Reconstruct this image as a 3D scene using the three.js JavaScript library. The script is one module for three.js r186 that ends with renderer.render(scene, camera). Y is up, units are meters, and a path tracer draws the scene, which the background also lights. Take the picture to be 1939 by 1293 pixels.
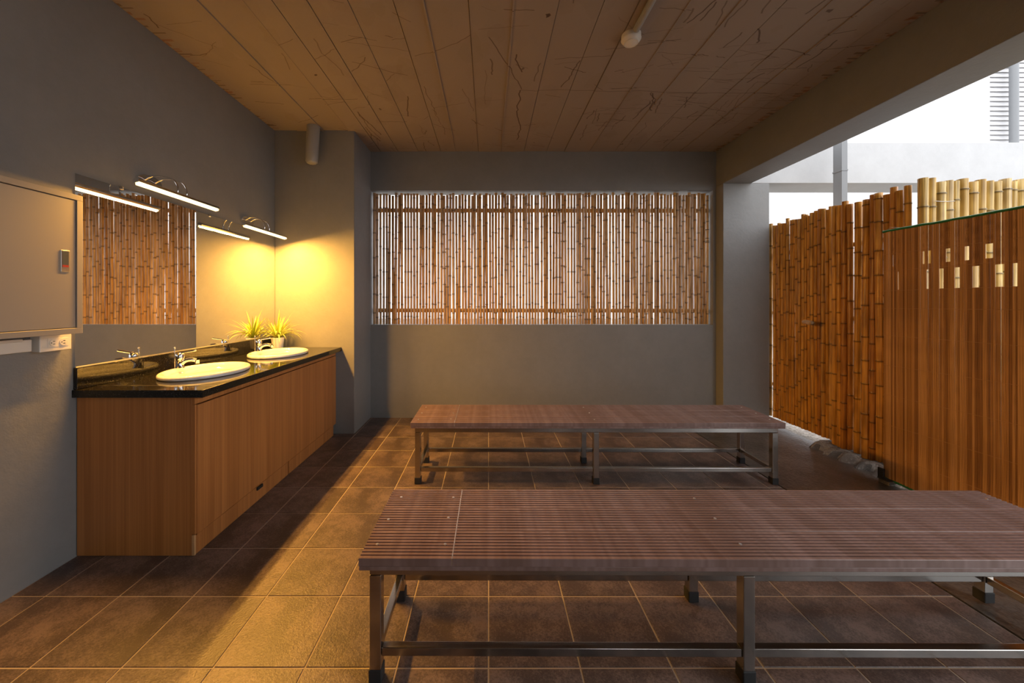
import * as THREE from 'three';
import { mergeGeometries } from 'three/addons/utils/BufferGeometryUtils.js';
import { RoundedBoxGeometry } from 'three/addons/geometries/RoundedBoxGeometry.js';
import { RectAreaLightUniformsLib } from 'three/addons/lights/RectAreaLightUniformsLib.js';

// ------------------------------------------------------------------ camera, sky, exposure
const W = 1939, HT = 1293, F = 715, EYE = 1.33;            // focal length in pixels, eye height in metres
const scene = new THREE.Scene();
const camera = new THREE.PerspectiveCamera(2 * Math.atan(HT / 2 / F) * 180 / Math.PI, W / HT, 0.05, 200);
camera.position.set(0, EYE, 0);
camera.lookAt(0, EYE, -1);
camera.setViewOffset(W, HT, W / 2 - 925, HT / 2 - 571, W, HT);   // shifted lens: vanishing point at (925, 571)
camera.updateProjectionMatrix();
const renderer = new THREE.WebGLRenderer();
renderer.toneMapping = THREE.LinearToneMapping;
renderer.toneMappingExposure = 1.12;
renderer.shadowMap.enabled = true;
scene.background = new THREE.Color().setRGB(2.7, 2.72, 2.8);      // bright overcast sky
RectAreaLightUniformsLib.init();
const LAMP_POWER = 1050, LAMP_RGB = [1.0, 0.47, 0.075];

// ------------------------------------------------------------------ helpers
let seed = 20240611;
const rnd = () => { seed = (seed + 0x6D2B79F5) | 0; let t = Math.imul(seed ^ (seed >>> 15), 1 | seed); t = (t + Math.imul(t ^ (t >>> 7), 61 | t)) ^ t; return ((t ^ (t >>> 14)) >>> 0) / 4294967296; };
const rr = (a, b) => a + (b - a) * rnd();
const pick = (a) => a[Math.floor(rnd() * a.length)];
const used = {};
function numbered(n) { const k = used[n] = (used[n] ?? -1) + 1; return k ? `${n}_${String(k).padStart(3, '0')}` : n; }
function shade(o) { o.traverse((m) => { if (m.isMesh) { m.castShadow = true; m.receiveShadow = true; } }); return o; }
function part(name, geo, mat, parent, at) {
  const m = new THREE.Mesh(geo, mat); m.name = name; m.castShadow = m.receiveShadow = true;
  if (at) m.position.set(...at);
  parent.add(m); return m;
}
function thing(name, label, category, at = [0, 0, 0], extra = {}) {
  const g = new THREE.Group(); g.name = numbered(name); g.position.set(...at);
  g.userData = { label, category, ...extra }; scene.add(g); return g;
}
function solid(name, label, category, geo, mat, extra = {}) {
  const m = part(numbered(name), geo, mat, scene); m.userData = { label, category, ...extra }; return m;
}
const STRUCT = { kind: 'structure' };
// uv in metres from the dominant direction of each face
function metreUV(g, s = 1, ou = 0, ov = 0) {
  if (g.index) g = g.toNonIndexed();
  const p = g.attributes.position, n = g.attributes.normal, uv = new Float32Array(p.count * 2);
  for (let i = 0; i < p.count; i++) {
    const ax = Math.abs(n.getX(i)), ay = Math.abs(n.getY(i)), az = Math.abs(n.getZ(i));
    const [u, v] = ay >= ax && ay >= az ? [p.getX(i), p.getZ(i)] : ax >= az ? [p.getZ(i), p.getY(i)] : [p.getX(i), p.getY(i)];
    uv[2 * i] = u * s + ou; uv[2 * i + 1] = v * s + ov;
  }
  g.setAttribute('uv', new THREE.BufferAttribute(uv, 2)); return g;
}
// a box between two corners
function span(x0, x1, y0, y1, z0, z1, r = 0, s = 1) {
  const w = Math.abs(x1 - x0), h = Math.abs(y1 - y0), d = Math.abs(z1 - z0);
  const g = r ? new RoundedBoxGeometry(w, h, d, 2, Math.min(r, w / 2.01, h / 2.01, d / 2.01)) : new THREE.BoxGeometry(w, h, d);
  g.translate((x0 + x1) / 2, (y0 + y1) / 2, (z0 + z1) / 2);
  return metreUV(g, s);
}
function join(list) {
  return mergeGeometries(list.map((g) => { g = g.index ? g.toNonIndexed() : g; for (const k of Object.keys(g.attributes)) if (!['position', 'normal', 'uv'].includes(k)) g.deleteAttribute(k); return g; }));
}
function tube(points, r, seg = 16, rad = 8) { return new THREE.TubeGeometry(new THREE.CatmullRomCurve3(points.map((p) => new THREE.Vector3(...p))), seg, r, rad, false); }

// ------------------------------------------------------------------ noise and textures
function lattice(n) { const a = new Float32Array(n * n); for (let i = 0; i < n * n; i++) a[i] = rnd(); return a; }
function tileNoise(size, cellsX, cellsY) {            // smooth, repeats
  const a = new Float32Array(cellsX * cellsY); for (let i = 0; i < a.length; i++) a[i] = rnd();
  const out = new Float32Array(size * size);
  for (let y = 0; y < size; y++) for (let x = 0; x < size; x++) {
    const fx = x / size * cellsX, fy = y / size * cellsY, ix = Math.floor(fx), iy = Math.floor(fy);
    let tx = fx - ix, ty = fy - iy; tx = tx * tx * (3 - 2 * tx); ty = ty * ty * (3 - 2 * ty);
    const g = (i, j) => a[((j + cellsY) % cellsY) * cellsX + (i + cellsX) % cellsX];
    out[y * size + x] = (g(ix, iy) * (1 - tx) + g(ix + 1, iy) * tx) * (1 - ty) + (g(ix, iy + 1) * (1 - tx) + g(ix + 1, iy + 1) * tx) * ty;
  }
  return out;
}
function mix(size, layers) {                          // [cellsX, cellsY, weight]
  const out = new Float32Array(size * size); let sum = 0;
  for (const [cx, cy, w] of layers) { const n = tileNoise(size, cx, cy); sum += w; for (let i = 0; i < out.length; i++) out[i] += n[i] * w; }
  for (let i = 0; i < out.length; i++) out[i] /= sum;
  return out;
}
function toTexture(size, fn, srgb = true) {
  const d = new Uint8Array(size * size * 4);
  for (let i = 0; i < size * size; i++) { const c = fn(i); d[4 * i] = c[0]; d[4 * i + 1] = c[1]; d[4 * i + 2] = c[2]; d[4 * i + 3] = 255; }
  const t = new THREE.DataTexture(d, size, size); t.wrapS = t.wrapT = THREE.RepeatWrapping; t.magFilter = THREE.LinearFilter; t.minFilter = THREE.LinearMipmapLinearFilter;
  if (srgb) t.colorSpace = THREE.SRGBColorSpace; t.needsUpdate = true; return t;
}
const lerp = (a, b, t) => a + (b - a) * t, clamp = (x) => Math.max(0, Math.min(1, x));
const ramp = (a, b, t) => [0, 1, 2].map((k) => lerp(a[k], b[k], clamp(t)));
function rep(t, x, y = x) { const c = t.clone(); c.repeat.set(x, y); c.needsUpdate = true; return c; }

const nPlaster = mix(512, [[4, 4, 1], [11, 11, .7], [40, 40, .5], [160, 160, .35]]);
const plasterTex = toTexture(512, (i) => ramp([240, 240, 240], [255, 255, 255], nPlaster[i] * 1.6 - .3));
const plasterBump = toTexture(512, (i) => { const v = nPlaster[i] * 255; return [v, v, v]; }, false);
const nTile = mix(512, [[5, 5, 1], [17, 17, .8], [90, 90, .8], [240, 240, 1]]);
const tileTex = toTexture(512, (i) => ramp([168, 162, 158], [255, 252, 250], (nTile[i] - .5) * 3 + .5));
const tileBump = toTexture(512, (i) => { const v = nTile[i] * 255; return [v, v, v]; }, false);
const nWood = mix(512, [[60, 2, 1], [140, 3, .9], [20, 2, .7], [250, 8, .5]]);
const woodTex = toTexture(512, (i) => ramp([222, 212, 202], [255, 252, 250], (nWood[i] - .5) * 2.4 + .5));
const nReed = mix(256, [[10, 2, 1], [40, 3, 1], [6, 12, .5]]);
const reedTex = toTexture(256, (i) => ramp([178, 168, 150], [255, 255, 255], (nReed[i] - .5) * 2.6 + .6));
const nGran = mix(512, [[200, 200, 1], [90, 90, .5]]);
const graniteTex = toTexture(512, (i) => (nGran[i] > .74 ? [70, 68, 60] : nGran[i] > .66 ? [34, 32, 29] : [20, 19, 18]));
const nBrush = mix(512, [[4, 240, 1], [8, 120, .8]]);
const brushTex = toTexture(512, (i) => { const v = 110 + 90 * nBrush[i]; return [v, v, v]; }, false);

// ceiling print: trowel scratches, cracks and chipped plaster along the board marks, 4.8 x 4.2 m
function ceilingTexture() {
  const w = 1536, h = 2048, c = document.createElement('canvas'); c.width = w; c.height = h;
  const g = c.getContext('2d'); g.fillStyle = 'rgb(226,220,212)'; g.fillRect(0, 0, w, h);
  for (let k = 0; k < 420; k++) {                    // blotches of old plaster
    const x = rnd() * w, y = rnd() * h, r = rr(8, 60), d = rnd() < .5; g.fillStyle = d ? `rgba(150,128,104,${rr(.02, .07)})` : `rgba(250,246,238,${rr(.03, .10)})`;
    g.beginPath(); for (let a = 0; a < 9; a++) { const q = r * rr(.5, 1.2); g.lineTo(x + Math.cos(a * .7) * q * .7, y + Math.sin(a * .7) * q * 1.6); } g.fill();
  }
  const stroke = (x, y, dx, dy, n, wdt, col) => { g.strokeStyle = col; g.lineWidth = wdt; g.beginPath(); g.moveTo(x, y); for (let i = 0; i < n; i++) { x += dx + rr(-4, 4); y += dy + rr(-4, 4); g.lineTo(x, y); } g.stroke(); };
  for (let k = 0; k < 260; k++) { const a = rr(-.9, .9), L = rr(6, 16); stroke(rnd() * w, rnd() * h, Math.cos(a) * L, Math.sin(a) * L, Math.floor(rr(3, 10)), rr(.8, 2.2), `rgba(70,44,28,${rr(.15, .6)})`); }
  for (let k = 0; k < 90; k++) stroke(rnd() * w, rnd() * h, rr(-2, 2), rr(8, 20), Math.floor(rr(4, 14)), rr(1, 3.4), `rgba(74,48,32,${rr(.2, .6)})`);
  for (let k = 0; k < 14; k++) { g.fillStyle = `rgba(60,38,26,${rr(.3, .75)})`; const x = rnd() * w, y = rnd() * h; g.beginPath(); for (let a = 0; a < 7; a++) { const q = rr(1.5, 7); g.lineTo(x + Math.cos(a * .9) * q, y + Math.sin(a * .9) * q * 1.6); } g.fill(); }
  stroke(778, h * .70, -.4, 16, 29, 2.6, 'rgba(70,44,30,.6)'); stroke(695, h * .553, 5.2, 19, 16, 1.8, 'rgba(70,44,30,.55)'); stroke(778, h * .70, 20, 1, 34, 2, 'rgba(70,44,30,.5)');
  for (let k = 0; k < 26; k++) stroke(rr(1080, 1480), h * rr(.45, .85), rr(-4, 4), rr(8, 18), Math.floor(rr(3, 12)), rr(1.2, 3.6), `rgba(64,42,30,${rr(.25, .55)})`);
  for (let k = 0; k < 60; k++) { const a = rr(-.5, .5); stroke(rr(950, 1450), h * rr(.55, .85), 14 * Math.cos(a), 14 * Math.sin(a), Math.floor(rr(3, 9)), rr(.8, 2), `rgba(64,42,30,${rr(.25, .6)})`); }
  for (const ex of [0, w]) for (let y = 0; y < h; y += 5) if (rnd() < .6) { g.fillStyle = pick(['rgba(196,126,92,.45)', 'rgba(90,60,42,.35)', 'rgba(236,214,180,.6)']); g.fillRect(ex - rr(4, 26), y, rr(8, 36), rr(3, 12)); }
  const t = new THREE.CanvasTexture(c); t.colorSpace = THREE.SRGBColorSpace; t.wrapS = t.wrapT = THREE.RepeatWrapping; return t;
}

// ------------------------------------------------------------------ materials
const std = (rgb, rough, o = {}) => new THREE.MeshStandardMaterial({ color: new THREE.Color().setRGB(...rgb), roughness: rough, ...o });
const paintTex = rep(plasterTex, .6), paintBump = rep(plasterBump, 1.3);
const M = {
  paint: std([.245, .247, .245], .62, { map: paintTex, bumpMap: paintBump, bumpScale: .002 }),
  ceiling: std([.45, .395, .36], .85, { map: ceilingTexture(), bumpMap: rep(plasterBump, 2), bumpScale: .003 }),
  grout: std([.50, .42, .33], .8),
  gutter: std([.12, .105, .09], .28, { map: rep(tileTex, .7), bumpMap: rep(tileBump, .7), bumpScale: .004 }),
  kerb: std([.30, .28, .25], .8, { map: rep(tileTex, 1), bumpMap: rep(tileBump, 1), bumpScale: .01 }),
  ground: std([.5, .5, .48], .9, { map: rep(tileTex, .5) }),
  outer: std([.50, .51, .52], .8, { map: paintTex }),
  white: std([.60, .60, .61], .8),
  greySteel: std([.20, .21, .22], .5),
  laminate: std([.55, .235, .068], .42, { map: rep(woodTex, 1.1, .45) }),
  laminateEdge: std([.62, .36, .16], .5),
  granite: std([1, 1, 1], .07, { map: rep(graniteTex, 2.5) }),
  ceramic: new THREE.MeshPhysicalMaterial({ color: new THREE.Color().setRGB(.84, .83, .80), roughness: .12, clearcoat: .6, clearcoatRoughness: .05 }),
  chrome: std([.86, .86, .87], .07, { metalness: 1 }),
  mirror: std([.93, .94, .94], .012, { metalness: 1 }),
  alu: std([.75, .74, .70], .3, { metalness: 1 }),
  steel: std([.47, .45, .42], .32, { metalness: 1, roughnessMap: brushTex }),
  rubber: std([.018, .018, .018], .7),
  board: std([.29, .20, .184], .27, { map: rep(woodTex, .5, 3) }),
  screw: std([.75, .74, .72], .3, { metalness: 1 }),
  boxGrey: std([.36, .325, .28], .5),
  cream: std([.80, .76, .68], .45),
  dark: std([.02, .02, .02], .5),
  red: std([.45, .03, .02], .5),
  glassGrey: std([.10, .11, .11], .3),
  pvc: std([.36, .36, .34], .45),
  detector: std([.80, .76, .68], .45),
  pot: std([.86, .84, .78], .35),
  soil: std([.05, .035, .02], .95),
  greenCord: std([.01, .17, .055], .45),
  thread: std([.45, .26, .12], .8),
  wire: std([.45, .42, .38], .4, { metalness: .8 }),
  lens: new THREE.MeshStandardMaterial({ color: 0xfff0d0, roughness: .5, emissive: new THREE.Color().setRGB(1.0, .80, .40), emissiveIntensity: 2.2 }),
};
const tileMats = [[.200, .148, .132], [.188, .141, .128], [.210, .155, .136], [.194, .148, .134]].map((c) => std(c, .42, { map: rep(tileTex, 1.6), bumpMap: rep(tileBump, 1.6), bumpScale: .0016 }));

// ------------------------------------------------------------------ setting
const XL = -2.155, ZB = -4.33, ZR = 4.0, CEIL = 3.05, BX0 = 2.61, BX1 = 2.925, BEAM = 2.647, ZC = -4.20, PZ = -3.80, PX = -1.35;
const T = .3338, TG = .0055;

{ // tiled floor
  const f = thing('floor', 'dark brown square floor tiles with pale grout lines', 'floor', [0, 0, 0], STRUCT);
  part('grout_bed', span(XL - .2, 2.10, -.16, -.0022, ZB - .15, ZR + .1), M.grout, f);
  const key = {};
  const tile = (w, d) => {
    const k = w.toFixed(3) + d.toFixed(3); key[k] ??= [];
    const v = Math.floor(rnd() * 4);
    if (!key[k][v]) {
      const c = .0018, y0 = -.012, y1 = 0, P = [], N = [];
      const a = w / 2, b = d / 2, q = (p0, p1, p2, p3) => { for (const p of [p0, p1, p2, p0, p2, p3]) P.push(...p); };
      q([-a + c, y1, b - c], [a - c, y1, b - c], [a - c, y1, -b + c], [-a + c, y1, -b + c]);
      const lo = [[-a, b], [a, b], [a, -b], [-a, -b]], hi = [[-a + c, b - c], [a - c, b - c], [a - c, -b + c], [-a + c, -b + c]];
      for (let i = 0; i < 4; i++) {
        const j = (i + 1) % 4, L = (p, y) => [p[0], y, p[1]];
        q(L(lo[i], y1 - c), L(lo[j], y1 - c), L(hi[j], y1), L(hi[i], y1));
        q(L(lo[i], y0), L(lo[j], y0), L(lo[j], y1 - c), L(lo[i], y1 - c));
      }
      const g = new THREE.BufferGeometry(); g.setAttribute('position', new THREE.Float32BufferAttribute(P, 3)); g.computeVertexNormals();
      key[k][v] = metreUV(g, 1, v * .37, v * .61);
    }
    return key[k][v];
  };
  const z0 = -1.7057;
  for (let i = -7; i <= 6; i++) for (let j = -8; j <= 5; j++) {
    const a = Math.max(i * T, XL), b = Math.min((i + 1) * T, 2.10);
    const near = Math.min(z0 + (j + 1) * T, 0.3), far = Math.max(z0 + j * T, ZB);
    if (b - a < .03 || near - far < .03) continue;
    if (b < -1.56 && far < -2.0 && near > -3.8 && near < -1.98) continue;      // under the vanity
    if (b < PX && near < PZ) continue;                                        // under the pillar
    part('tile', tile(b - a - TG, near - far - TG), pick(tileMats), f, [(a + b) / 2, rr(-.0004, .0004), (near + far) / 2]);
  }
}
{ // wet gutter strip, kerb and ground outside
  solid('floor_gutter', 'wet dark concrete strip between the tiles and the bamboo fence', 'floor', span(2.13, 3.12, -.16, -.012, ZB - .15, ZR + .1), M.gutter, STRUCT);
  solid('trim_1', 'narrow drain groove lining along the edge of the tiles', 'drain', join([span(2.10, 2.13, -.16, -.03, ZB - .15, ZR + .1)]), M.gutter, STRUCT);
  // lumpy mortar kerb under the fence
  const n = 60, P = [], I = [];
  for (let i = 0; i <= n; i++) {
    const z = lerp(-3.50, -2.55, i / n), w = .075 + .03 * Math.sin(i * .7) + rr(-.012, .012), h = .035 + .012 * Math.sin(i * .43 + 1) + rr(-.006, .006);
    for (const [x, y] of [[3.10 - w - .05, -.013], [3.10 - w, h * .7], [3.10 - w * .4, h], [3.11, h], [3.19, h], [3.19, -.05]]) P.push(x, y, z);
    if (i) for (let k = 0; k < 5; k++) { const a = (i - 1) * 6 + k, b = a + 6; I.push(a, a + 1, b, b, a + 1, b + 1); }
  }
  const g = new THREE.BufferGeometry(); g.setAttribute('position', new THREE.Float32BufferAttribute(P, 3)); g.setIndex(I); g.computeVertexNormals();
  const k = solid('trim_2', 'lumpy mortar kerb at the foot of the bamboo fence', 'kerb', metreUV(g), M.kerb, STRUCT); k.material.side = THREE.DoubleSide;
  solid('floor_yard', 'pale concrete yard outside the bamboo fence', 'ground', join([span(3.12, 30, -.2, -.02, -30, 30), span(-30, 3.12, -.2, -.02, -30, ZB - .15), span(-30, 3.12, -.2, -.02, ZR + .1, 30)]), M.ground, STRUCT);
}
{ // ceiling of board-marked concrete
  const c = thing('ceiling', 'board-marked concrete ceiling with cracks and chipped edges', 'ceiling', [0, 0, 0], STRUCT);
  part('slab', span(XL - .2, BX1, CEIL + .012, CEIL + .25, ZB - .3, ZR + .2), M.ceiling, c);
  let x = XL; const len = ZR - ZB;
  const toUV = (g) => { const p = g.attributes.position, uv = g.attributes.uv; for (let i = 0; i < p.count; i++) uv.setXY(i, (p.getX(i) - XL) / (BX0 - XL), (p.getZ(i) - ZB) / 4.2); return g; };
  const lip = .0032;
  while (x < BX0 - .02) {
    let w = pick([.17, .2, .23, .26, .29]); if (x + w > BX0 - .1) w = BX0 - x;
    const y = CEIL + rr(-.0035, .0035);
    const cut = ZB + len * rr(.3, .62);
    for (const [a, b, dy] of rnd() < .15 ? [[ZB, cut, 0], [cut + .002, ZR, rr(-.0025, .0025)]] : [[ZB, ZR, 0]])
      part('board', toUV(span(x + lip * rr(.3, 1), x + w - lip * rr(.3, 1), y + dy, CEIL + .016, a, b)), M.ceiling, c);
    if (rnd() < .5) {                                   // fin of concrete squeezed between two boards
      const z1 = ZB + len * rr(.5, 1);
      part('fin', toUV(span(x - .005, x + .006, CEIL - rr(.005, .010), CEIL + .016, ZB + rr(0, .4), z1)), M.ceiling, c);
    }
    x += w;
  }
}
solid('wall_left', 'smooth grey painted wall behind the vanity', 'wall', span(XL - .2, XL, -.15, CEIL + .012, ZB - .3, ZR + .2), M.paint, STRUCT);
solid('wall_rear', 'grey painted wall with a wide doorway opposite the bamboo window', 'wall', join([span(XL, 1.5, -.15, CEIL + .012, ZR, ZR + .2), span(1.5, BX0, 2.606, CEIL + .012, ZR, ZR + .2)]), M.paint, STRUCT);
solid('wall_pillar', 'grey painted pillar at the far end of the vanity', 'pillar', span(XL, PX, -.01, CEIL + .012, ZB, PZ, .006), M.paint, STRUCT);
solid('wall_back', 'low grey painted wall under the bamboo window', 'wall', span(XL, BX0 + .02, -.15, 1.064, ZB - .2, ZB), M.paint, STRUCT);
solid('wall_lintel', 'grey painted beam over the bamboo window', 'beam', span(XL, BX0 + .02, 2.606, CEIL + .012, ZB - .2, ZB), M.paint, STRUCT);
solid('wall_jamb', 'narrow grey strip of wall beside the bamboo window', 'wall', span(2.575, BX0 + .02, 1.064, 2.606, ZB - .2, ZB), M.paint, STRUCT);
solid('wall_reveal', 'grey wall return closing the window beside the pillar', 'wall', span(XL, PX - .005, 1.064, 2.606, ZB - .2, ZB), M.paint, STRUCT);
solid('wall_right_beam', 'deep grey beam along the open side of the room', 'beam', span(BX0, BX1, BEAM, CEIL + .25, ZB - .24, ZR + .2, .006), M.paint, STRUCT);
solid('wall_right', 'broad grey painted pillar next to the bamboo fence', 'pillar', span(BX0, 3.125, -.15, BEAM, ZB - .24, ZC, .006), M.paint, STRUCT);
solid('wall_outer_beam', 'pale concrete beam spanning the yard behind the fence', 'beam', span(BX1, 12, BEAM, 3.10, ZB - .24, ZC, .006), M.outer, STRUCT);
solid('wall_right_return', 'grey painted wall closing the open side away from the bamboo fence', 'wall', span(BX0, BX1, -.15, BEAM, 1.0, ZR + .2), M.paint, STRUCT);

// ------------------------------------------------------------------ vanity
{
  const zn = -1.973, zf = PZ + .004, xf = -1.533, top = .832;
  const v = thing('vanity_cabinet', 'long orange-brown wood laminate vanity cabinet with flush doors', 'cabinet', [0, 0, 0]);
  part('end_panel', span(XL + .004, xf - .019, 0.002, top, zn, zn - .018, .001), M.laminate, v);
  part('top_rail', span(xf - .018, xf - .004, .792, top, zn - .002, zf), M.laminate, v);
  part('edge_strip', span(xf - .0185, xf - .001, .112, .79, zn, zn - .012, .001), M.laminate, v);
  part('plinth', span(xf - .018, xf - .006, .002, .100, zn - .012, -2.90, .001), M.laminate, v);
  part('plinth', span(xf - .018, xf - .006, .002, .100, -2.915, zf + .05, .001), M.laminate, v);
  part('plinth_edge', span(xf - .018, xf - .004, .002, .108, zn, zn - .011, .001), M.laminateEdge, v).userData.label = 'pale bare edge of the plinth';
  const s = [zn - .014, -2.447, -2.925, -3.36, zf];
  for (let i = 0; i < 4; i++) part('door', span(xf - .018, xf, .106, .786, s[i] - .001, s[i + 1] + .001, .0015), M.laminate, v);
  part('back_panel', span(XL + .004, XL + .012, .01, top, zn - .02, zf), M.laminate, v);
  part('bottom_panel', span(XL + .014, xf - .02, .09, .105, zn - .02, zf), M.laminate, v);
  part('loose_catch', span(xf - .004, xf + .006, .078, .098, -2.50, -2.56, .002), M.dark, v).userData.label = 'small dark catch under the doors';
}
const BAS = [-2.435, -3.275], BXc = -1.815, BA = .285, BB = .215;      // basin centres and half axes
{
  const c = thing('countertop', 'polished black granite countertop with upstand over the vanity', 'countertop', [0, 0, 0]);
  const sh = new THREE.Shape();
  const x0 = XL + .003, x1 = -1.482, z0 = 1.955, z1 = -PZ - .003;
  sh.moveTo(x0, z0); sh.lineTo(x1, z0); sh.lineTo(x1, z1); sh.lineTo(x0, z1); sh.closePath();
  for (const z of BAS) { const h = new THREE.Path(); h.absellipse(BXc, -z, BB - .03, BA - .03, 0, Math.PI * 2, true); sh.holes.push(h); }
  const g = new THREE.ExtrudeGeometry(sh, { depth: .034, bevelEnabled: true, bevelThickness: .003, bevelSize: .003, bevelSegments: 2, curveSegments: 32 });
  g.rotateX(-Math.PI / 2); g.translate(0, .835, 0);
  part('slab', metreUV(g), M.granite, c);
  part('upstand', span(XL + .001, XL + .021, .873, .985, -1.958, PZ + .003, .002), M.granite, c);
  part('joint', span(XL + .02, -1.484, .8722, .8726, -2.06, -2.0615), M.alu, c);
}
function basin(z, label) {
  const b = thing('wash_basin', label, 'basin', [BXc, .8725, z], { group: 'oval basins in the granite top' });
  const prof = [[.80, -.02], [.80, .0], [.985, .0], [1, .006], [1, .016], [.985, .024], [.95, .028], [.90, .027], [.86, .020], [.83, .004], [.80, -.03], [.70, -.09], [.52, -.13], [.28, -.148], [.09, -.152], [.0, -.152]];
  const g = new THREE.LatheGeometry(prof.map(([r, y]) => new THREE.Vector2(Math.max(r, 1e-4), y)), 64); g.scale(BB, 1, BA); g.computeVertexNormals();
  const m = part('bowl', g, M.ceramic, b); m.material.side = THREE.DoubleSide;
  part('drain', new THREE.CylinderGeometry(.022, .022, .006, 20), M.chrome, b, [0, -.148, 0]);
}
basin(BAS[0], 'white oval wash basin beside the socket box end of the counter');
basin(BAS[1], 'white oval wash basin in front of the spider plant');
function faucet(z, label) {
  const f = thing('faucet', label, 'faucet', [-1.998, .898, z], { group: 'chrome basin mixers' });
  part('base', new THREE.LatheGeometry([[.0, 0], [.027, 0], [.027, .006], [.022, .012], [.020, .03], [.019, .05], [.0, .05]].map((p) => new THREE.Vector2(...p)), 24), M.chrome, f);
  const pts = [[0, .02, 0], [.035, .050, 0], [.075, .058, 0], [.112, .052, 0]], sp = [];
  for (let i = 0; i < 3; i++) { const g = tube([pts[0], pts[1], pts[2], pts[3]], [.016, .013, .0115][i], 20, 12); if (i === 1) sp.push(g); }
  sp.push(new THREE.CylinderGeometry(.013, .012, .022, 16).translate(.112, .044, 0));
  part('spout', join(sp), M.chrome, f);
  part('valve_body', new THREE.LatheGeometry([[.0, 0], [.021, 0], [.024, .012], [.024, .036], [.018, .048], [.0, .052]].map((p) => new THREE.Vector2(...p)), 24), M.chrome, f, [0, .052, 0]);
  const lv = new RoundedBoxGeometry(.10, .011, .019, 3, .005); lv.translate(.05, 0, 0); lv.rotateZ(.16); lv.translate(.004, .100, 0);
  part('lever', lv, M.chrome, f);
  part('lift_rod', join([new THREE.CylinderGeometry(.0028, .0028, .13, 8).translate(-.034, .065, 0), new THREE.SphereGeometry(.0062, 10, 8).translate(-.034, .132, 0)]), M.chrome, f);
}
faucet(BAS[0] - .01, 'chrome lever mixer tap on the basin away from the plant');
faucet(BAS[1] - .01, 'chrome lever mixer tap on the basin beside the plant');

{ // mirror
  const m = thing('wall_mirror', 'wide frameless mirror above the black upstand', 'mirror', [0, 0, 0]);
  part('glass', span(XL + .001, XL + .007, .992, 1.997, -1.962, PZ + .006), M.mirror, m);
  part('bottom_channel', span(XL + .001, XL + .012, .985, .9915, -1.962, PZ + .006), M.alu, m);
  for (const z of [-2.2, -2.9, -3.6]) part('clip', span(XL + .006, XL + .013, 1.985, 2.005, z, z - .02, .002), M.chrome, m);
}
function pictureLight(x, y, z0, z1, label) {
  const mid = (z0 + z1) / 2, L = Math.abs(z1 - z0);
  const g = thing('mirror_light', label, 'lamp', [XL, y, mid], { group: 'bar lights over the mirror' });
  const dx = x - XL, tilt = .235;
  const plate = new THREE.CylinderGeometry(.5, .5, .02, 32); plate.rotateZ(Math.PI / 2); plate.scale(1, .075, .17); plate.translate(.011, .10, 0);
  part('wall_plate', plate, M.chrome, g);
  for (const s of [-.035, .035]) part('arm', tube([[.015, .10, s], [.07, .125, s], [dx - .03, .105, s], [dx, .06, s], [dx, .014, s]], .0045, 20, 8), M.chrome, g);
  const head = new THREE.Group();
  const hs = new THREE.Shape(); hs.moveTo(-.017, 0); hs.lineTo(.017, 0); hs.lineTo(.017, .008); hs.absarc(0, .008, .017, 0, Math.PI, false); hs.closePath();
  const hg = new THREE.ExtrudeGeometry(hs, { depth: L, bevelEnabled: false, curveSegments: 12 }); hg.translate(0, 0, -L / 2); hg.rotateZ(tilt);
  part('housing', hg, M.chrome, g, [dx, 0, 0]);
  const lg = new RoundedBoxGeometry(.026, .012, L - .01, 2, .004); lg.translate(0, -.006, 0); lg.rotateZ(tilt);
  part('diffuser', lg, M.lens, g, [dx, 0, 0]).userData.label = 'glowing warm white diffuser strip';
  const l = new THREE.RectAreaLight(new THREE.Color().setRGB(...LAMP_RGB), LAMP_POWER, .024, L - .02);
  l.name = 'lamp_light'; l.castShadow = true;
  const n = new THREE.Vector3(Math.sin(tilt), -Math.cos(tilt), 0);
  l.position.set(dx, 0, 0).addScaledVector(n, .016); g.add(l); g.updateMatrixWorld(true);
  // face along n with the long side along z
  const zAxis = n.clone().negate(), yAxis = new THREE.Vector3(0, 0, 1), xAxis = new THREE.Vector3().crossVectors(yAxis, zAxis);
  l.quaternion.setFromRotationMatrix(new THREE.Matrix4().makeBasis(xAxis, yAxis, zAxis));
}
pictureLight(-1.935, 1.986, -2.074, -2.697, 'lit chrome bar light over the mirror nearer the grey wall box');
pictureLight(-1.968, 1.945, -3.04, -3.665, 'lit chrome bar light over the mirror beside the pillar');

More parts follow.
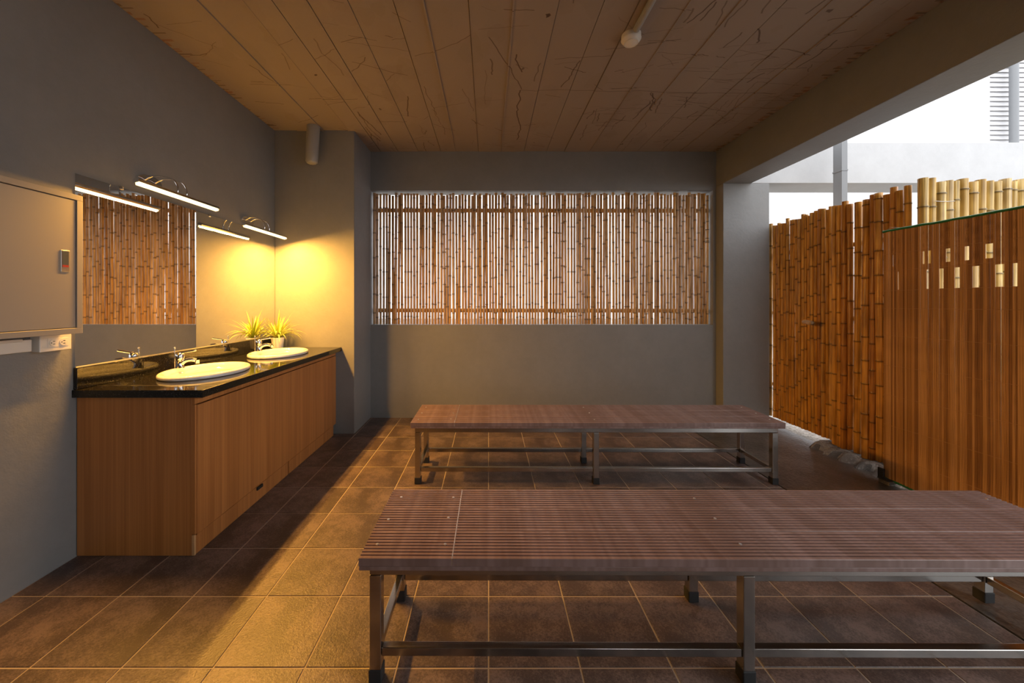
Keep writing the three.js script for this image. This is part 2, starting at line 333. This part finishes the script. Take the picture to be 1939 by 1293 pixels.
{ // spider plant
  const x = -2.03, z = -3.635, p = thing('spider_plant', 'yellow-green spider plant in a small white pot on the counter corner', 'plant', [x, .8725, z]);
  part('pot', new THREE.LatheGeometry([[0, 0], [.040, 0], [.046, .01], [.056, .098], [.060, .10], [.060, .112], [.055, .113], [.052, .10], [.0, .10]].map((q) => new THREE.Vector2(...q)), 28), M.pot, p);
  part('soil', new THREE.CylinderGeometry(.051, .051, .006, 20), M.soil, p, [0, .102, 0]);
  const lm = [[.42, .50, .05], [.52, .56, .09], [.30, .40, .04], [.60, .60, .16]].map((c) => new THREE.MeshPhysicalMaterial({ color: new THREE.Color().setRGB(...c), roughness: .55, transmission: .25, thickness: 0, side: THREE.DoubleSide }));
  for (let i = 0; i < 84; i++) {
    const a = i * 2.4 + rr(-.2, .2), lean = rr(.15, 1.35), L = rr(.16, .30), w = rr(.0050, .0085), n = 8, P = [], I = [];
    let px = rr(0, .02), py = .105, ang = Math.PI / 2 - lean * .75; const drop = rr(.8, 1.7) * lean + .2;
    for (let k = 0; k <= n; k++) {
      const t = k / n, ww = w * Math.sin(Math.PI * Math.min(.96, .18 + .8 * t)) * (t > .8 ? (1 - t) * 4 + .12 : 1);
      let X = px * Math.cos(a), Z = px * Math.sin(a);
      X = Math.max(X, -.095); Z = Math.max(Z, -.145);
      const nx = -Math.sin(a) * ww, nz = Math.cos(a) * ww;
      P.push(X - nx, py + ww * .25, Z - nz, X, py, Z, X + nx, py + ww * .25, Z + nz);
      if (k) { const b = k * 3; I.push(b - 3, b - 2, b, b, b - 2, b + 1, b - 2, b - 1, b + 1, b + 1, b - 1, b + 2); }
      px += Math.cos(ang) * L / n; py += Math.sin(ang) * L / n; ang -= drop / n * (.5 + t);
    }
    const g = new THREE.BufferGeometry(); g.setAttribute('position', new THREE.Float32BufferAttribute(P, 3)); g.setIndex(I); g.computeVertexNormals();
    part('leaf', g, pick(lm), p);
  }
}
{ // grey wall box, socket and trunking
  const zf = -1.862, zn = -1.02, x1 = -2.0, b = thing('electrical_box', 'grey metal wall box with flush door beside the mirror', 'box', [XL, 1.175, 0]);
  const X = x1 - XL, h = .674, fr = .027;
  const bar = (...a) => span(...a, .002);
  part('body', join([span(.001, X - .02, 0, h, zf, zn)]), M.boxGrey, b);
  part('frame', join([bar(X - .022, X, 0, fr, zf, zn), bar(X - .022, X, h - fr, h, zf, zn), bar(X - .022, X, fr, h - fr, zf, zf + fr), bar(X - .022, X, fr, h - fr, zn - fr, zn)]), M.boxGrey, b);
  part('door', span(X - .02, X - .003, fr + .003, h - fr - .003, zf + fr + .003, zn - fr - .003, .002), M.boxGrey, b);
  const l = part('latch', span(X - .004, X - .001, .297, .398, zf + .058, zf + .094, .001), M.alu, b); l.userData.label = 'metal push latch';
  part('latch_window', span(X - .001, X - .0002, .325, .392, zf + .063, zf + .089), M.glassGrey, l);
  part('red_marker', span(X - .001, X + .0002, .318, .328, zf + .063, zf + .089), M.red, l);
}
{
  const s = thing('socket_box', 'cream double power socket on the wall under the grey box', 'socket', [XL, 1.09, -1.84]);
  part('box', new RoundedBoxGeometry(.048, .082, .135, 3, .004).translate(.0245, .041, 0), M.cream, s);
  part('cover_plate', span(.048, .0495, .020, .062, -.052, .036, .0005), M.cream, s);
  for (const z of [-.030, .014]) {
    const o = part('outlet', new THREE.CylinderGeometry(.0165, .0165, .003, 20).rotateZ(Math.PI / 2).translate(.050, .041, z), M.cream, s);
    part('slot', span(.0512, .0519, .046, .049, z - .007, z + .002), M.dark, o);
    part('slot', span(.0512, .0519, .033, .036, z - .007, z + .002), M.dark, o);
    part('slot', new THREE.CylinderGeometry(.0025, .0025, .001, 10).rotateZ(Math.PI / 2).translate(.0516, .041, z + .008), M.dark, o);
  }
  const t = solid('cable_trunking', 'cream plastic cable trunking running to the power socket', 'trunking', join([span(XL + .001, XL + .034, 1.098, 1.155, -1.755, -.6, .004), span(XL + .001, XL + .037, 1.146, 1.160, -1.72, -.6, .004)]), M.cream);
}

// ------------------------------------------------------------------ benches
function bench(label, at, turn) {
  const L = 2.69, D = .475, Htop = .46, th = .026, b = thing('slatted_bench', label, 'bench', at, { group: 'long grooved deck benches' });
  b.rotation.y = turn;
  // origin: near left corner of the top at floor level; x to the right, z towards the back is negative
  const nB = 3, bw = D / nB, ribs = 9;
  const boardGeo = (len) => {
    const s = new THREE.Shape(), w = bw - .003, p = w / ribs, gd = .0062, gw = .0052;
    s.moveTo(0, 0); s.lineTo(0, th - .0015); s.lineTo(.0015, th);
    for (let i = 1; i < ribs; i++) { const c = i * p; s.lineTo(c - gw / 2 - .001, th); s.lineTo(c - gw / 2, th - gd); s.lineTo(c + gw / 2, th - gd); s.lineTo(c + gw / 2 + .001, th); }
    s.lineTo(w - .0015, th); s.lineTo(w, th - .0015); s.lineTo(w, 0); s.closePath();
    const g = new THREE.ExtrudeGeometry(s, { depth: len, bevelEnabled: false }); g.rotateY(Math.PI / 2); // shape x -> -z, depth -> x
    return metreUV(g);
  };
  const shortLen = .316, gs = boardGeo(shortLen - .0015), gl = boardGeo(L - shortLen - .0015);
  for (let i = 0; i < nB; i++) {
    part('deck_board', gs, M.board, b, [0, Htop - th, -i * bw - .0015]);
    part('deck_board', gl, M.board, b, [shortLen + .0015, Htop - th, -i * bw - .0015]);
  }
  part('joint_strip', span(shortLen - .002, shortLen + .002, Htop - th, Htop - .0005, -.002, -D + .002), M.alu, b);
  part('fascia', span(.001, L - .001, Htop - th - .016, Htop - th - .001, -.002, -.016, .002), M.board, b);
  const sg = new THREE.CylinderGeometry(.0052, .0052, .003, 10);
  for (const x of [.045, shortLen - .035, L / 2, L - .05]) for (let i = 0; i < nB; i++) part('screw', sg, M.screw, b, [x + rr(-.006, .006), Htop + .0002, -(i + .5) * bw + rr(-.008, .008)]);
  const y1 = Htop - th - .017, q = .040, zi = .038, xs = [.025, L / 2 - q / 2, L - .025 - q];
  const zF = -zi, zBk = -D + zi;
  for (const z of [zF, zBk - .0]) {
    const za = z === zF ? zF : zBk + q;
    for (const x of xs) {
      const leg = part('leg', span(x, x + q, .045, y1 - .041, za, za - q, .003), M.steel, b);
      part('rubber_foot', span(x - .003, x + q + .003, .0005, .047, za + .003, za - q - .003, .004), M.rubber, leg);
    }
    part('top_rail', span(xs[0], xs[2] + q, y1 - .04, y1, za, za - q, .003), M.steel, b);
    for (let k = 0; k < 2; k++) part('stretcher', span(xs[k] + q + .0005, xs[k + 1] - .0005, .088, .118, za - .007, za - .035, .003), M.steel, b);
  }
  for (const x of [xs[0], xs[2]]) {
    part('end_rail', span(x, x + q, y1 - .04, y1, zF - q - .001, zBk + q + .001, .003), M.steel, b);
    part('end_stretcher', span(x + .006, x + .034, .088, .118, zF - q - .001, zBk + q + .001, .003), M.steel, b);
  }
  return b;
}
bench('long brown deck bench on steel legs, further from the bamboo window', [-.44, .0004, -1.277], -.004);
bench('long brown deck bench on steel legs, standing below the bamboo window', [-.561, .0004, -2.712], -.003);

// ------------------------------------------------------------------ bamboo
function poleGeo(r, len, spacing, bend, sides = 9) {
  const ys = [[0, 1, 1]]; let y = rr(.05, spacing);
  while (y < len - .04) { ys.push([y - .016, .985, 1], [y - .005, 1.0, .8], [y - .0035, 1.09, .30], [y + .003, 1.12, .34], [y + .005, 1.0, .75], [y + .018, .975, 1]); y += spacing * rr(.75, 1.25); }
  ys.push([len, 1, 1]);
  const P = [], C = [], U = [], I = [], ph = rr(0, 6);
  ys.forEach(([h, k, c], i) => {
    const ox = bend * Math.sin(h / len * 3.1 + ph), oz = bend * .6 * Math.sin(h / len * 2.3 + ph * 2);
    for (let s = 0; s <= sides; s++) {
      const a = s / sides * Math.PI * 2; P.push(ox + Math.cos(a) * r * k, h, oz + Math.sin(a) * r * k); C.push(c, c * .96, c * .9); U.push(s / sides, h * 1.2 + ph);
      if (i && s < sides) { const b = i * (sides + 1) + s, d = b - sides - 1; I.push(d, b, d + 1, d + 1, b, b + 1); }
    }
  });
  for (const [base, h] of [[0, 0], [(ys.length - 1) * (sides + 1), len]]) {         // cut ends
    const c = P.length / 3, ox = P[base * 3] - r, oz = P[base * 3 + 2]; P.push(ox, h - (h ? .01 : -.01), oz); C.push(.55, .5, .42); U.push(.5, 0);
    for (let s = 0; s < sides; s++) h ? I.push(c, base + s + 1, base + s) : I.push(c, base + s, base + s + 1);
  }
  const g = new THREE.BufferGeometry(); g.setAttribute('position', new THREE.Float32BufferAttribute(P, 3)); g.setAttribute('color', new THREE.Float32BufferAttribute(C, 3)); g.setAttribute('uv', new THREE.Float32BufferAttribute(U, 2)); g.setIndex(I); g.computeVertexNormals();
  return g;
}
const bam = (list) => list.map((c) => std(c, .34, { vertexColors: true, map: reedTex }));
const bamWindow = bam([[.74, .50, .28], [.78, .56, .36], [.70, .44, .20], [.74, .46, .18], [.70, .50, .34], [.58, .32, .10]]);
const bamFence = bam([[.62, .31, .05], [.68, .36, .07], [.55, .25, .04], [.64, .36, .09], [.52, .24, .05]]);
const bamYard = bam([[.70, .50, .16], [.76, .56, .20], [.66, .44, .12], [.72, .54, .24]]);

{ // bamboo screen in the window
  const w = thing('bamboo_screen', 'screen of thin upright bamboo poles filling the window opening', 'screen', [0, 1.066, ZB - .07]);
  const geos = []; for (let i = 0; i < 14; i++) geos.push(poleGeo(rr(.0150, .0180), 1.525 + rr(-.03, .008), .24, rr(.001, .004)));
  let x = PX + .022;
  while (x < 2.562) {
    const m = part('bamboo_pole', pick(geos), pick(bamWindow), w, [x, .001, rr(-.004, .004)]); m.rotation.y = rr(0, 6.28); m.rotation.z = rr(-.003, .003);
    x += rr(.0330, .0362) + (rnd() < .18 ? rr(.001, .005) : 0);
  }
  const rail = poleGeo(.025, 3.9, .28, .002); rail.rotateZ(-Math.PI / 2); 
  for (const y of [.16, 1.335]) part('rail', rail, bamWindow[5], w, [PX + .012, y, -.045]);
  const ties = [];
  for (const y of [1.0, 1.1, .95]) ties.push(new THREE.TorusGeometry(.021, .003, 6, 14).rotateX(Math.PI / 2).translate(2.545, y, .0));
  part('wire_tie', join(ties), M.dark, w);
}
// fence along the open side, in two panels
function fencePanel(label, z0, z1, r0, r1, y0, top, X) {
  const f = thing('bamboo_fence', label, 'fence', [X, y0, 0]);
  const geos = []; for (let i = 0; i < 10; i++) { const r = lerp(r0, r1, (i % 5) / 4); geos.push([r, poleGeo(r, top - y0, .24, rr(.002, .007), 10)]); }
  let z = z0;
  while (z < z1) {
    let [r, g] = pick(geos); if (z + 2 * r > z1) [r, g] = geos[0]; z += r; if (z + r > z1 + .012) break;
    const m = part('bamboo_pole', g, pick(bamFence), f, [rr(-.004, .004), 0, z]); m.rotation.y = rr(0, 6.28); m.scale.y = rr(.985, 1.008); m.rotation.x = rr(-.002, .002);
    z += r + (rnd() < .12 && z < z1 - .2 ? rr(.016, .024) : rr(-.0005, .003));
  }
  for (const y of [.35, 1.15, 1.80]) { const g = poleGeo(.02, z1 - z0, .25, .001); g.rotateX(Math.PI / 2); part('rail', g, bamFence[2], f, [.045, y, z0]); }
  return f;
}
const door = fencePanel('bamboo fence panel with a peg handle, next to the broad grey pillar', -4.255, -3.470, .0165, .0205, .055, 2.195, 3.165);
{
  const g = poleGeo(.021, .20, .3, .001); g.rotateX(Math.PI / 2); g.rotateY(-.42); part('peg_handle', g, bamWindow[1], door, [-.055, 1.075, -3.72]);
}
fencePanel('bamboo fence panel of thicker poles standing on the mortar kerb', -3.455, -2.795, .021, .028, .03, 2.20, 3.15);
{
  const f = thing('yard_fence', 'sunlit yellow bamboo fence running out into the yard', 'fence', [0, -.02, -2.745]);
  const geos = []; for (let i = 0; i < 8; i++) { const r = rr(.020, .034); geos.push([r, poleGeo(r, 2.235, .27, .002, 12)]); }
  let x = 3.128;
  while (x < 5.2) { const [r, g] = pick(geos); x += r; const m = part('bamboo_pole', g, pick(bamYard), f, [x, 0, rr(-.003, .003)]); m.rotation.y = rr(0, 6.28); m.scale.y = rr(.99, 1.005); x += r + rr(0, .002); }
  for (const y of [.5, 1.7]) { const g = poleGeo(.02, 1.9, .27, .001); g.rotateZ(-Math.PI / 2); part('rail', g, bamYard[2], f, [3.27, y, -.065]); }
  part('tie_wire', tube([[3.20, 2.07, .04], [3.26, 2.066, .042], [3.34, 2.07, .04]], .0025, 8, 6), M.wire, f);
}
{ // reed blind with green hems
  const X = 2.955, z0 = -2.822, z1 = -1.2, top = 1.848, bot = .012;
  const b = thing('reed_blind', 'brown split-reed blind with green bound edges hanging in the open side', 'blind', [X, 0, 0]);
  const mats = [[.50, .26, .10], [.56, .30, .12], [.44, .22, .08], [.62, .35, .15], [.34, .16, .06], [.66, .38, .17]].map((c) => std(c, .6, { map: rep(reedTex, 1, 2) }));
  const slat = (w, segs) => join(segs.map(([a, c]) => { const g = new THREE.BoxGeometry(.0042, c - a, w); g.translate(0, (a + c) / 2, 0); return g; }));
  const full = [.0105, .012, .0135].map((w) => slat(w, [[bot, top]]));
  const gapA = slat(.012, [[bot, 1.586], [1.672, top]]), gapB = slat(.012, [[bot, 1.416], [1.546, top]]);
  let z = z0 + .006, k = 0;
  const holes = [[1693, .006, gapA], [1748, .005, gapA], [1762, .005, gapA], [1798, .012, gapA], [1833, .012, gapA], [1873, .015, gapA], [1921, .012, gapA], [1702, .006, gapB], [1757, .005, gapB], [1784, .009, gapB], [1813, .014, gapB], [1849, .014, gapB], [1893, .015, gapB], [1925, .012, gapB]];
  while (z < z1) {
    let g = pick(full);
    for (const [px, w, kind] of holes) if (Math.abs(z + X * F / (px - 925)) < w) g = kind;
    const m = part('slat', g, pick(mats), b, [rr(-.0015, .0015), 0, z]); m.rotation.x = rr(-.0012, .0012); m.rotation.y = rr(-.12, .12);
    z += rr(.0112, .0124) + (rnd() < .04 ? .002 : 0); k++;
  }
  for (const y of [.2, .42, .64, .86, 1.08, 1.28, 1.41, 1.555, 1.68]) part('stitch_thread', tube([[-.0048, y, z0], [-.0052, y + .004, (z0 + z1) / 2], [-.0048, y, z1]], .0011, 30, 5), M.thread, b);
  for (const y of [top + .004, bot + .006]) {
    const pts = []; for (let i = 0; i <= 26; i++) pts.push([rr(-.0015, .0015), y + rr(-.002, .002), lerp(z0 - .005, z1, i / 26)]);
    part('green_binding', tube(pts, .0085, 80, 7), M.greenCord, b).userData.label = 'green cord bound along the edge';
  }
  part('hanger_wire', tube([[0, top + .01, z0 + .02], [-.003, top + .024, z0 + .05], [.002, top + .012, z0 + .11]], .0016, 10, 5), M.wire, b);
}
{
  const c = thing('floor_bracket', 'black metal bracket on a small grey block at the blind corner', 'bracket', [2.93, -.012, -2.79]);
  part('block', span(-.02, .06, .0005, .03, -.03, .05, .004), M.kerb, c);
  part('upright', span(-.025, -.01, .03, .11, -.03, .01, .002), M.dark, c);
  part('foot_plate', span(-.03, .03, .03, .036, -.03, .04, .001), M.dark, c);
}

// ------------------------------------------------------------------ ceiling fittings
{
  const d = thing('smoke_detector', 'round cream detector under the ceiling at the end of the conduit', 'detector', [.918, CEIL - .004, -2.43]);
  part('base', new THREE.CylinderGeometry(.060, .060, .028, 36).translate(0, -.014, 0), M.detector, d);
  part('cover', new THREE.LatheGeometry([[.0, -.062], [.028, -.060], [.044, -.052], [.056, -.040], [.062, -.030], [.060, -.028], [0, -.028]].map((q) => new THREE.Vector2(...q)), 36), M.detector, d);
  part('ring', new THREE.TorusGeometry(.042, .0028, 8, 30).rotateX(Math.PI / 2).translate(0, -.054, 0), M.detector, d);
  solid('ceiling_conduit', 'straight brown-grey conduit along the ceiling boards', 'conduit', new THREE.CylinderGeometry(.021, .021, 4.8, 14).rotateX(Math.PI / 2).translate(.92, CEIL - .026, -2.35 + 2.4), M.pvc);
  const p = thing('drain_pipe', 'short grey plastic drain pipe stub hanging from the ceiling', 'pipe', [-1.715, CEIL, -3.70]);
  const g = new THREE.LatheGeometry([[.046, -.36], [.056, -.352], [.058, -.30], [.060, .0], [.0, .0]].map((q) => new THREE.Vector2(...q)), 28); g.rotateZ(-.05);
  part('pipe', g, M.pvc, p); part('end_cap', new THREE.SphereGeometry(.047, 20, 8, 0, 6.3, Math.PI / 2, Math.PI / 2).scale(1, .35, 1).translate(-.018, -.358, 0), M.pvc, p);
}
// ------------------------------------------------------------------ yard beyond
{
  const p = thing('steel_post', 'dark grey steel channel post standing behind the bamboo fence', 'post', [3.70, -.02, -3.95]);
  part('channel', join([span(-.004, .0, 0, 3.3, -.10, 0), span(0, .055, 0, 3.3, -.004, 0), span(0, .055, 0, 3.3, -.10, -.096)]), M.greySteel, p);
  part('joint_plate', span(-.008, .058, 2.72, 2.735, -.104, .004), M.greySteel, p);
  const n = thing('white_building', 'white building wall with louvres beyond the yard beam', 'building', [0, 0, 0]);
  part('wall', span(4.2, 11.95, -.02, 9, -9.3, -9, 0), M.white, n);
  part('wall', span(11.95, 17, -.02, 9, -9.4, -9.12, 0), M.white, n);
  for (let y = 3.2; y < 8.2; y += .115) { const g = new THREE.BoxGeometry(2.6, .010, .135); g.rotateX(1.25); part('louvre_slat', g, M.white, n, [13.28, y, -9.05]); }
  part('downpipe', new THREE.CylinderGeometry(.075, .075, 9, 16), M.greySteel, n, [12.33, 4.48, -8.86]);
}
renderer.render(scene, camera);
